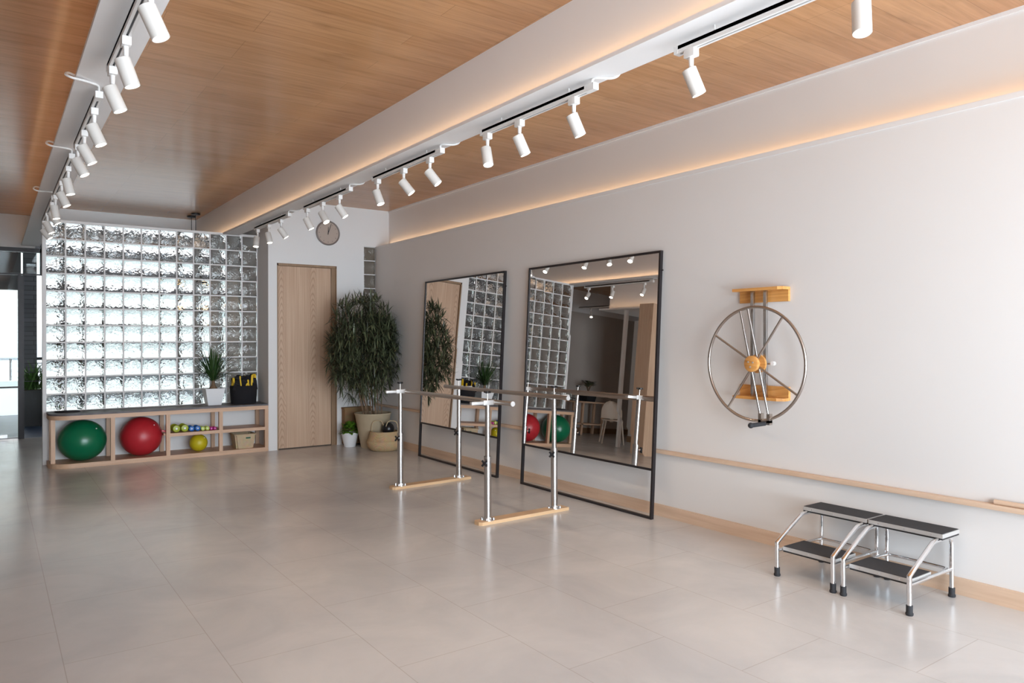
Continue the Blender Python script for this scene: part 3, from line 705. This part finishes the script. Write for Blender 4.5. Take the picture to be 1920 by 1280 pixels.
stool(1.892, 2.312, 'chrome two-step stool with black treads, the one farther from the mirrors')
# loose wooden stick on the rail
tag(MB().cyl((XR-.022, .9, .558), (XR-.022, 1.727, .558), .0135, None, 16).build('wooden_stick', OAKTRIMY, loc=(XR-.022, 1.3, .545)), 'round wooden exercise stick lying on the oak wall rail', 'stick')

# ------------------------------------------------------------------ storage bench
t = thing('storage_bench', 'long low oak bench with open cubbies and grey slate top', 'bench', (1.73, 9.83, 0))
xl, xr_, yf, yb = .525, 2.937, 9.60, 10.05
def plan(x0, inset=0):
    r = .22; pts = []
    cx, cyy = x0+r+inset*0, yf+r
    for k in range(13):
        a = PI + (PI/2)*k/12
        pts.append((cx+(r-inset)*math.cos(a), cyy+(r-inset)*math.sin(a)))
    return pts + [(xr_, yf+inset), (xr_, yb), (x0+inset, yb)]
MB().prism(plan(xl), 0, .052).build('bottom_board', OAKX, t)
MB().prism(plan(xl), .545, .592).build('top_board', OAKX, t)
MB().prism(plan(xl), .592, .613).build('slate_top', SLATE, t)
for x in (.548, 1.13, 1.72, 2.328, 2.895):
    yy = yf+.001 if x > .6 else 9.735
    w = .044
    MB().box(x, x+w, yy, yy+.05, .052, .545).build('front_post', OAKZ, t, smooth=False)
    MB().box(x, x+w, yb-.051, yb-.001, .052, .545).build('rear_post', OAKZ, t, smooth=False)
MB().box(1.764, 2.328, yf+.002, yb-.052, .277, .316).build('shelf', OAKX, t, smooth=False)
MB().box(2.372, 2.895, yf+.002, yb-.052, .277, .316).build('shelf', OAKX, t, smooth=False)
MB().box(1.70, 1.764, yf+.052, yb-.052, .290, .316).build('shelf_end', OAKX, t, smooth=False)

def ball(name, mat, c, r, rz, label):
    t = thing(name, label, 'ball', (c[0], c[1], c[2]-rz))
    MB().sphere(c, r, r, rz, 56, 36).build('shell', mat, t)
    m = MB(); m.cyl((c[0]+r*.5, c[1]-r*.62, c[2]+rz*.60), (c[0]+r*.515, c[1]-r*.636, c[2]+rz*.615), .007, None, 12); m.build('valve_plug', POTW, t)
    return t
ball('exercise_ball', GREENB, (.862, 9.80, .2865), .250, .234, 'large green exercise ball in the left cubby of the bench')
ball('exercise_ball', REDB, (1.480, 9.81, .284), .232, .232, 'large red exercise ball in the second cubby of the bench')
ball('play_ball', YELB, (2.118, 9.76, .158), .107, .106, 'small yellow ball under the dumbbell shelf')
# red resistance strap sticking out beside the red ball
m = MB(); m.hexa([(1.678, 9.66, .340), (1.757, 9.66, .3175), (1.757, 9.70, .3175), (1.678, 9.70, .340), (1.678, 9.66, .362), (1.757, 9.66, .342), (1.757, 9.70, .342), (1.678, 9.70, .362)])
tag(m.build('exercise_band', REDB, loc=(1.69, 9.68, .316), smooth=False), 'red flat exercise band sticking out between the red ball and the bench post', 'exercise band')
# dumbbells
def dumbbell(x, r, L, mat, label, group):
    z = .316+r; t = thing('dumbbell', label, 'dumbbell', (x, 9.73, .316), group)
    ya, yb_ = 9.655, 9.655+L
    for yy, sg in ((ya, 1), (yb_, -1)):
        m = MB(); n = 6; hl = L*.3
        prof = [(r*.55, 0), (r*.86, .003), (r, r*.35), (r, hl-r*.3), (r*.6, hl)]
        m.lathe(prof, (0, 0, 0), 24)
        for v in m.bm.verts: v.co = Vector((x+v.co.x, yy+sg*v.co.z, z+v.co.y))
        hd = m.build('weight', mat, t)
        if sg == 1:
            m = MB(); m.cyl((x, yy-.0012, z), (x, yy+.002, z), r*.26, None, 14); m.build('end_mark', POTW, hd)
    MB().cyl((x, ya+L*.28, z), (x, yb_-L*.28, z), r*.38, None, 14).build('handle', mat, t)
for args in ((1.845, .046, .19, LIME, 'olive green dumbbell, left one of the biggest pair on the bench shelf'), (1.940, .046, .19, LIME, 'olive green dumbbell, right one of the biggest pair on the bench shelf'),
             (2.020, .033, .15, BLUE, 'blue dumbbell next to the olive green pair'), (2.090, .033, .15, BLUE, 'blue dumbbell next to the pale lime pair'),
             (2.150, .0255, .12, PALELIME, 'pale lime dumbbell next to the blue pair'), (2.204, .0255, .12, PALELIME, 'pale lime dumbbell next to the pink pair'),
             (2.250, .0195, .10, PINK, 'small pink dumbbell next to the pale lime pair'), (2.292, .0195, .10, PINK, 'small pink dumbbell at the right end of the row')):
    dumbbell(*args, 'dumbbells on the bench shelf')
# rattan box in the bench
t = thing('rattan_basket', 'pale rattan box basket with small green tag in the right cubby', 'basket', (2.66, 9.76, .052))
def taperbox(m, cx, cyy, z0, z1, bx, by, tx, ty, th):
    o = [(-1, -1), (1, -1), (1, 1), (-1, 1)]
    ob = [Vector((cx+sx*bx, cyy+s2*by, z0)) for sx, s2 in o]; ot = [Vector((cx+sx*tx, cyy+s2*ty, z1)) for sx, s2 in o]
    it = [Vector((cx+sx*(tx-th), cyy+s2*(ty-th), z1)) for sx, s2 in o]; ib = [Vector((cx+sx*(bx-th), cyy+s2*(by-th), z0+th)) for sx, s2 in o]
    V = [m.bm.verts.new(p) for p in ob+ot+it+ib]
    F = [(3, 2, 1, 0)]
    for k in range(4):
        j = (k+1) % 4
        F += [(k, j, 4+j, 4+k), (4+k, 4+j, 8+j, 8+k), (8+k, 8+j, 12+j, 12+k)]
    F.append((12, 13, 14, 15))
    for f_ in F: m.bm.faces.new([V[i] for i in f_])
    return m
m = taperbox(MB(), 2.66, 9.765, .052, .232, .105, .105, .13, .125, .008)
bmesh.ops.bevel(m.bm, geom=[e for e in m.bm.edges if abs(e.verts[0].co.z-e.verts[1].co.z) > .1], offset=.02, segments=3, affect='EDGES')
m.build('body', WEAVEL, t)
m = MB()
m.tube([(2.66+.131*sx, 9.765+.126*s2, .230) for sx, s2 in ((-.9, -1), (.9, -1), (1, -.9), (1, .9), (.9, 1), (-.9, 1), (-1, .9), (-1, -.9))], .008, 8, closed=True); m.build('rim', WEAVEL, t)
m = MB(); m.hexa([(2.665, 9.640, .178), (2.722, 9.640, .178), (2.722, 9.646, .178), (2.665, 9.646, .178), (2.665, 9.637, .195), (2.722, 9.637, .195), (2.722, 9.644, .195), (2.665, 9.644, .195)])
m.build('tag', plain('dark_green_tag', (.01, .10, .06), .6), t, smooth=False)
# things on the bench top
SZ = .613
t = thing('yucca_pot', 'spiky ponytail palm in a square white pot on the bench', 'potted plant', (2.315, 9.89, SZ))
m = taperbox(MB(), 2.325, 9.885, SZ, SZ+.212, .080, .080, .118, .118, .012); m.build('pot', POTW, t, smooth=False)
MB().box(2.325-.104, 2.325+.104, 9.885-.104, 9.885+.104, SZ+.185, SZ+.20).build('soil', SOIL, t, smooth=False)
m = MB(); m.lathe([(.055, 0), (.05, .02), (.028, .05), (.019, .09), (.021, .13)], (2.325, 9.885, SZ+.195), 18); m.build('trunk', STEM, t)
m = MB()
for k in range(190):
    a = random.uniform(0, 2*PI); el = random.uniform(-.02, 1.45)
    dv = (math.cos(a)*math.cos(el), math.sin(a)*math.cos(el)*.75, math.sin(el)+.12)
    b = (2.325+.012*math.cos(a), 9.885+.012*math.sin(a), SZ+.31+random.uniform(-.02, .03))
    L = random.uniform(.32, .50)
    m.blade(b, dv, L, .0125, random.uniform(.05, .9), 7)
for v in m.bm.verts: v.co.y = min(v.co.y, 10.045-.02*random.random()); v.co.x = min(v.co.x, 2.90)
m.build('leaves', LEAFY, t)
t = thing('storage_bag', 'round black fabric bin full of black and yellow straps on the bench', 'bin', (2.70, 9.90, SZ))
m = MB(); prof = [(.150, 0), (.158, .01), (.166, .12), (.170, .232), (.164, .236), (.158, .22), (.148, .02)]
m.lathe(prof, (2.70, 9.87, SZ), 40, 1., .86); m.build('bin', FABRIC, t)
st = thing('suspension_strap', 'black and yellow suspension straps heaped in the black bin', 'straps', (2.70, 9.87, SZ+.2))
def strap(m, pts, w):
    P = bez(pts, 5); prev = None
    for i, p in enumerate(P):
        d_ = (P[min(i+1, len(P)-1)]-P[max(i-1, 0)]).normalized(); s_ = d_.cross(Vector((.3, 1, .2))).normalized()*w
        n_ = d_.cross(s_).normalized()*.003
        ring = [m.bm.verts.new(p+s_+n_), m.bm.verts.new(p-s_+n_), m.bm.verts.new(p-s_-n_), m.bm.verts.new(p+s_-n_)]
        if prev:
            for k in range(4): m.bm.faces.new((prev[k], prev[(k+1) % 4], ring[(k+1) % 4], ring[k]))
        prev = ring
random.seed(12)
mk, my = MB(), MB()
for k in range(70):
    a = random.uniform(0, 2*PI); rr = random.uniform(.02, .14); x = 2.70+rr*math.cos(a); y = 9.87+rr*.8*math.sin(a); hh = random.uniform(.03, .125)
    e = random.uniform(-.06, .06); pts = [(x, y, SZ+.16), (x+e*.2, y, SZ+.20), (x+e*.5, y+.01, SZ+.225+hh), (x+e*.75, y, SZ+.222+hh), (x+e*1.5, y, SZ+.18)]
    pts = [(min(max(p[0], 2.555), 2.845), min(max(p[1], 9.75), 9.985), p[2]) for p in pts]
    strap(mk if k % 9 else my, pts, random.uniform(.012, .026))
for (x, y, z1, dx_) in ((2.572, 9.80, .325, -.018), (2.655, 9.79, .345, -.022), (2.70, 9.77, .262, .02), (2.752, 9.78, .30, -.022), (2.775, 9.81, .355, .014), (2.83, 9.83, .345, .004)):
    strap(my, [(x, y, SZ+.19), (x+dx_*.4, y, SZ+.24), (x+dx_, y, SZ+z1), (x+dx_+.008, y+.006, SZ+z1-.004), (x+dx_+.012, y+.012, SZ+.22)], .0075)
mk.build('black_webbing', FABRIC, st); my.build('yellow_webbing', YELLOW, st)
t = MB().tube(bez([(.60, 9.93, SZ+.008), (.64, 9.86, SZ+.008), (.76, 9.82, SZ+.008), (.84, 9.85, SZ+.008), (.80, 9.93, SZ+.008), (.68, 9.97, SZ+.008)], 8), .008, 10, closed=True)
tag(t.build('rubber_loop_band', BLACK, loc=(.72, 9.89, SZ)), 'thin black loop band lying on the left end of the bench top', 'exercise band')

# ------------------------------------------------------------------ corner plants and baskets
px_, py_ = 4.19, 9.13
t = thing('potted_false_aralia', 'tall dark bushy false aralia in a beige tapered planter in the corner', 'potted plant', (px_, py_, 0))
m = MB(); m.lathe([(.155, 0), (.160, .01), (.238, .44), (.246, .448), (.246, .462), (.226, .462), (.218, .42), (.16, .10)], (px_, py_, 0), 48); m.build('planter', STONEP, t)
MB().cyl((px_, py_, .40), (px_, py_, .425), .216, None, 36).build('soil', SOIL, t)
random.seed(3)
FX, FY = 4.00, 9.02
stems = []
for k in range(13):
    a = k*2*PI/13+random.uniform(-.2, .2); r = random.uniform(.03, .15)
    b = Vector((px_-.02+r*math.cos(a), py_+r*.8*math.sin(a), .42))
    tr = random.uniform(.10, .36); tp = Vector((FX+tr*math.cos(a)*1.05, FY+tr*.8*math.sin(a), random.uniform(1.35, 1.92)))
    mid = b.lerp(tp, .45)+Vector((-.02, 0, .08))
    P = bez([b, mid, tp], 8); stems.append(P)
    MB().tube(P, [.009-.005*i/(len(P)-1) for i in range(len(P))], 8).build('stem', STEM, t)
def clampx(v):
    v.x = min(v.x, 4.44); v.y = min(v.y, 9.585); return v
m = MB(); random.seed(5)
def inside():
    # points in the crown: dense dome above, thinning skirt below
    while True:
        u = random.uniform(-1, 1); v = random.uniform(-1, 1); z = random.uniform(.66, 2.02)
        R = 1.0 if z > 1.0 else .45+.55*(z-.66)/.34
        top = max(0, 1-((z-1.2)/.83)**2)**.36 if z > 1.2 else 1
        if u*u+v*v < (R*top)**2 and u*u+v*v > (.35*R*top)**2*(1 if random.random() < .6 else 0):
            dens = 1 if z > 1.15 else .35+.65*max(0, (z-.7)/.45)
            if random.random() < dens: return Vector((FX+u*.47, FY+v*.40, z)), u, v
for k in range(620):
    p, u, v = inside()
    out = Vector((u, v, .55 if p.z > 1.55 else (.15 if p.z > 1.1 else -.3))).normalized()
    ax = (out+Vector((random.uniform(-.4, .4), random.uniform(-.4, .4), random.uniform(-.5, .5)))).normalized()
    s1 = ax.cross(Vector((0, 0, 1))).normalized(); s2 = ax.cross(s1)
    n = random.choice((7, 8, 9, 10)); L = random.uniform(.12, .21)
    for i in range(n):
        th = 2*PI*i/n+random.uniform(-.2, .2)
        d_ = (s1*math.cos(th)+s2*math.sin(th)*.9+ax*.55).normalized()
        m.blade(p, d_, L*random.uniform(.75, 1.15), .0175, random.uniform(.1, .7), 3)
    P = min((s_ for s_ in stems), key=lambda s_: min((q-p).length for q in s_)); q = min(P, key=lambda q_: (q_-p).length + (.6 if q_.z > p.z else 0))
    m.tube([q, q.lerp(p, .5)+Vector((0, 0, .03)), p], .0017, 4, False)
for mm in (m,):
    for v in mm.bm.verts: clampx(v.co)
m.build('foliage', LEAFD, t, smooth=False)

t = thing('potted_pothos', 'small white pot with bright green variegated leaves on the floor by the door', 'potted plant', (3.955, 9.375, 0))
m = MB(); m.lathe([(.072, 0), (.076, .006), (.112, .17), (.118, .172), (.118, .194), (.106, .194), (.10, .16), (.07, .03)], (3.955, 9.355, 0), 36); m.build('pot', POTW, t)
MB().cyl((3.955, 9.355, .15), (3.955, 9.355, .165), .10, None, 24).build('soil', SOIL, t)
m = MB(); random.seed(9)
for k in range(150):
    a = random.uniform(0, 2*PI); el = random.uniform(-.15, 1.45)
    dv = Vector((math.cos(a)*math.cos(el), math.sin(a)*math.cos(el), math.sin(el)))
    b = Vector((3.955, 9.355, .185)) + Vector((dv.x*.085, dv.y*.085, max(0, dv.z)*.085+random.uniform(0, .02)))
    m.blade(b, dv+Vector((random.uniform(-.4, .4), random.uniform(-.4, .4), 0)), random.uniform(.055, .085), .048, random.uniform(.4, 1.4), 4)
m.build('leaves', LEAFP, t)

t = thing('seagrass_belly_basket', 'round-bellied seagrass basket with two handles in front of the beige planter', 'basket', (4.205, 8.80, 0))
bx_, by_ = 4.200, 8.80
m = MB(); m.lathe([(.16, 0), (.185, .01), (.215, .05), (.232, .11), (.228, .128), (.214, .14), (.198, .19), (.182, .248), (.172, .248), (.186, .19), (.205, .13), (.20, .06), (.16, .02)], (bx_, by_, 0), 48, 1.0, 1.0); m.build('body', WEAVE, t)
for (ox, oy) in ((-.060, .075), (.075, -.072)):
    c_, s_ = .815, -.579
    P = bez([(bx_+ox-.072*c_, by_+oy-.072*s_, .215), (bx_+ox-.078*c_, by_+oy-.078*s_, .30), (bx_+ox-.045*c_, by_+oy-.045*s_, .372), (bx_+ox+.045*c_, by_+oy+.045*s_, .372), (bx_+ox+.078*c_, by_+oy+.078*s_, .30), (bx_+ox+.072*c_, by_+oy+.072*s_, .215)], 7)
    MB().tube(P, .0065, 8).build('handle', WEAVEL, t)
tag(MB().sphere((4.262, 8.815, .268), .080, .080, .086, 28, 18).build('medicine_ball', plain('black_vinyl', (.012, .012, .014), .3), loc=(4.262, 8.815, .182)), 'small glossy black ball inside the belly basket', 'ball')
t = thing('wicker_hamper', 'flat brown wicker hamper standing behind the white pot against the wall', 'hamper', (4.12, 9.53, 0))
m = MB(); m.box(3.935, 4.33, 9.475, 9.588, .012, .50, bev=.008); m.build('body', WEAVED, t)
m = MB(); m.box(3.928, 4.337, 9.468, 9.589, .488, .515, bev=.006); m.build('lid', WEAVED, t)
for x in (3.96, 4.30): MB().box(x-.015, x+.015, 9.50, 9.57, 0, .014).build('foot', BLACK, t, smooth=False)

# ------------------------------------------------------------------ things seen only in the large mirror
t = thing('console_table', 'oak console table with a lower shelf, reflected in the large mirror', 'table', (-1.85, 12.5, 0))
MB().box(-2.55, -1.22, 12.30, 12.72, .70, .735, bev=.004).build('tabletop', OAKX, t, smooth=False)
MB().box(-2.50, -1.27, 12.33, 12.69, .22, .25).build('lower_shelf', OAKX, t, smooth=False)
for x in (-2.50, -1.90, -1.32):
    for y in (12.33, 12.64): MB().box(x, x+.05, y, y+.05, 0, .70).build('leg', OAKZ, t, smooth=False)
t = thing('plant_in_black_pot', 'leafy plant in a square black pot on the console table', 'potted plant', (-2.12, 12.5, .735))
m = taperbox(MB(), -2.12, 12.5, .735, .93, .12, .12, .15, .15, .012); m.build('pot', BLACK, t, smooth=False)
MB().box(-2.25, -1.99, 12.37, 12.63, .88, .90).build('soil', SOIL, t, smooth=False)
m = MB()
for k in range(7): m.tube(bez([(-2.12, 12.5, .89), (-2.12+.03*math.cos(k), 12.5+.03*math.sin(k), 1.02), (-2.12+.10*math.cos(k), 12.5+.1*math.sin(k), 1.16)], 4), .006, 6)
m.build('stems', STEM, t)
m = MB()
for k in range(26):
    a = random.uniform(0, 2*PI); m.blade((-2.12+.09*math.cos(a), 12.5+.09*math.sin(a), random.uniform(1.06, 1.16)), (math.cos(a), math.sin(a), .7), .15, .075, .9, 4)
m.build('leaves', LEAFD, t)
t = thing('serving_tray', 'black wire tray holding drinking glasses on the console table', 'tray', (-1.55, 12.45, .735))
m = MB(); m.box(-1.80, -1.30, 12.33, 12.57, .736, .744)
m.build('base', BLACK, t, smooth=False)
m = MB(); m.tube([(-1.80, 12.33, .785), (-1.30, 12.33, .785), (-1.30, 12.57, .785), (-1.80, 12.57, .785)], .004, 6, closed=True)
for x, y in ((-1.80, 12.33), (-1.30, 12.33), (-1.30, 12.57), (-1.80, 12.57)): m.cyl((x, y, .744), (x, y, .785), .004, None, 6)
m.build('rail', BLACK, t)
for k, x in enumerate((-1.72, -1.61, -1.50, -1.39)):
    m = MB(); m.lathe([(.032, 0), (.036, .13), (.034, .13), (.030, .008)], (x, 12.45, .745), 18)
    tag(m.build('drinking_glass', GLASS, loc=(x, 12.45, .745)), 'clear drinking glass, %s from the black pot on the wire tray' % NTH[k], 'glass', 'glasses on the tray')
tag(MB().box(-1.80, -1.68, 12.42, 12.52, .251, .37, bev=.01).build('small_black_box', BLACK, loc=(-1.74, 12.47, .25)), 'small black box on the lower shelf of the console table', 'box')
t = thing('shell_chair', 'pale plywood chair with rounded back, reflected in the large mirror', 'chair', (-1.08, 10.5, 0))
PLY = plain('pale_plywood', (.56, .46, .37), .5)
cx_, cy_ = -1.10, 10.52
def crot(p): 
    a = math.radians(35); x, y = p[0], p[1]; return (cx_+x*math.cos(a)-y*math.sin(a), cy_+x*math.sin(a)+y*math.cos(a), p[2])
m = MB(); seatp = [(.21*math.cos(2*PI*k/28), .20*math.sin(2*PI*k/28)) for k in range(28)]
m.prism([crot((*p, 0))[:2] for p in seatp], .435, .455); m.build('seat', PLY, t)
m = MB(); rows = []
for j in range(9):
    v = j/8; row = []
    wv = .22*math.sqrt(max(.02, 1-(max(0, v-.35)/.66)**2))
    for i in range(13):
        u = i/6-1; row.append((wv*u, .17+.05*v-.07*u*u, .47+.36*v))
    rows.append(row)
fr = [[m.bm.verts.new(crot(p)) for p in r] for r in rows]; bk_ = [[m.bm.verts.new(crot((p[0], p[1]+.014, p[2]))) for p in r] for r in rows]
for G in (fr, bk_):
    for j in range(8):
        for i in range(12): m.bm.faces.new((G[j][i], G[j][i+1], G[j+1][i+1], G[j+1][i]))
edge = [(j, 0) for j in range(9)]+[(8, i) for i in range(1, 13)]+[(j, 12) for j in range(7, -1, -1)]+[(0, i) for i in range(11, 0, -1)]
for a, b in zip(edge, edge[1:]+edge[:1]): m.bm.faces.new((fr[a[0]][a[1]], fr[b[0]][b[1]], bk_[b[0]][b[1]], bk_[a[0]][a[1]]))
m.build('backrest', PLY, t)
m = MB(); m.hexa([crot(p) for p in ((-.03, .18, .40), (.03, .18, .40), (.03, .205, .40), (-.03, .205, .40), (-.03, .19, .60), (.03, .19, .60), (.03, .215, .60), (-.03, .215, .60))]); m.build('back_support', PLY, t, smooth=False)
for (x, y) in ((-.19, -.2), (.19, -.2), (-.19, .2), (.19, .2)): MB().cyl(crot((x*1.1, y*1.1, 0)), crot((x*.8, y*.8, .437)), .013, .016, 12).build('leg', PLY, t)

# ------------------------------------------------------------------ light
w = bpy.data.worlds.new('sky'); SC.world = w; w.use_nodes = True; nt = w.node_tree
bg = nt.nodes['Background']
tc = N(nt, 'ShaderNodeTexCoord'); sx = N(nt, 'ShaderNodeSeparateXYZ'); nt.links.new(tc.outputs['Generated'], sx.inputs[0])
rp = N(nt, 'ShaderNodeValToRGB'); e = rp.color_ramp.elements
mr = N(nt, 'ShaderNodeMapRange'); mr.inputs['From Min'].default_value = -1; mr.inputs['From Max'].default_value = 1
nt.links.new(sx.outputs['Z'], mr.inputs['Value']); nt.links.new(mr.outputs[0], rp.inputs['Fac'])
e[0].position = 0; e[0].color = (.16, .20, .25, 1); e[1].position = 1; e[1].color = (.72, .85, 1, 1)
for p, c_ in ((.36, (.60, .63, .65, 1)), (.495, (.58, .64, .68, 1)), (.508, (.97, .985, 1, 1)), (.62, (1, 1, 1, 1))):
    q = e.new(p); q.color = c_
nt.links.new(rp.outputs['Color'], bg.inputs['Color']); bg.inputs['Strength'].default_value = 1.85

def area(name, loc, rot, sx_, sy__, energy, col):
    L = bpy.data.lights.new(name, 'AREA'); L.shape = 'RECTANGLE'; L.size = sx_; L.size_y = sy__; L.energy = energy; L.color = col
    o = bpy.data.objects.new(name, L); C.objects.link(o); o.location = loc; o.rotation_euler = rot; return o
# daylight through the front windows (outside them, facing in)
area('front_daylight', (2.1, Y0-1.9, 1.75), (math.radians(-90), 0, PI), 6.5, 3.3, 860, (.76, .89, 1))
# daylight entering from the terrace
# LED strips on the cove ledges, facing up
WARM = (1, .64, .37)
def led(name, x, z, y0, y1, side, energy, tilt=45, spread=110):
    # strip on the inside of the ledge lip, aimed at the beam or wall face (side = +1 towards +x) and a little up
    o = area(name, (x, (y0+y1)/2, z), (0, 0, 0), .012, y1-y0, energy, WARM)
    o.data.spread = math.radians(spread)
    d = Vector((side*math.cos(math.radians(tilt)), 0, math.sin(math.radians(tilt))))
    o.rotation_mode = 'QUATERNION'
    zx = -d; yx = Vector((0, 1, 0)); xx = yx.cross(zx)
    o.rotation_quaternion = Matrix((xx, yx, zx)).transposed().to_quaternion()
led('cove_led_beam_right_a', 2.506, 2.858, -1.7, 11.9, 1, 3.6)
led('cove_led_beam_right_b', 2.680, 2.858, -1.7, 9.55, -1, 3.6)
led('cove_led_beam_left_a', .40, 2.858, -1.7, 12.8, 1, 6, 70, 160)
led('cove_led_beam_left_b', .586, 2.858, -1.7, 12.8, -1, 3.6)
led('cove_led_wall', 4.60, 2.762, -1.7, 9.55, 1, 5, 50, 130)
led('cove_led_soffit', -.52, 2.566, 6.4, 10.3, -1, .8)
area('front_ground_glow', (2.1, Y0-1.7, .0), (math.radians(-130), 0, PI), 6.5, 1.8, 470, (.88, .94, 1))
area('glass_strip_fill', (3.9, 10.6, ZC-.03), (0, 0, 0), .6, .6, 1.5, (1, .88, .72))  # added fill light, unseen, brightens the glass block strip from behind
# ------------------------------------------------------------------ render look
vs = SC.view_settings; vs.view_transform = 'Standard'; vs.look = 'None'; vs.gamma = 1; vs.exposure = 0.0; vs.use_curve_mapping = False
cyc = SC.cycles
cyc.use_denoising = True
try: cyc.denoiser = 'OPENIMAGEDENOISE'
except Exception: pass
cyc.max_bounces = 14; cyc.diffuse_bounces = 5; cyc.glossy_bounces = 6; cyc.transmission_bounces = 14; cyc.transparent_max_bounces = 12
cyc.sample_clamp_indirect = 5.0; cyc.blur_glossy = .5
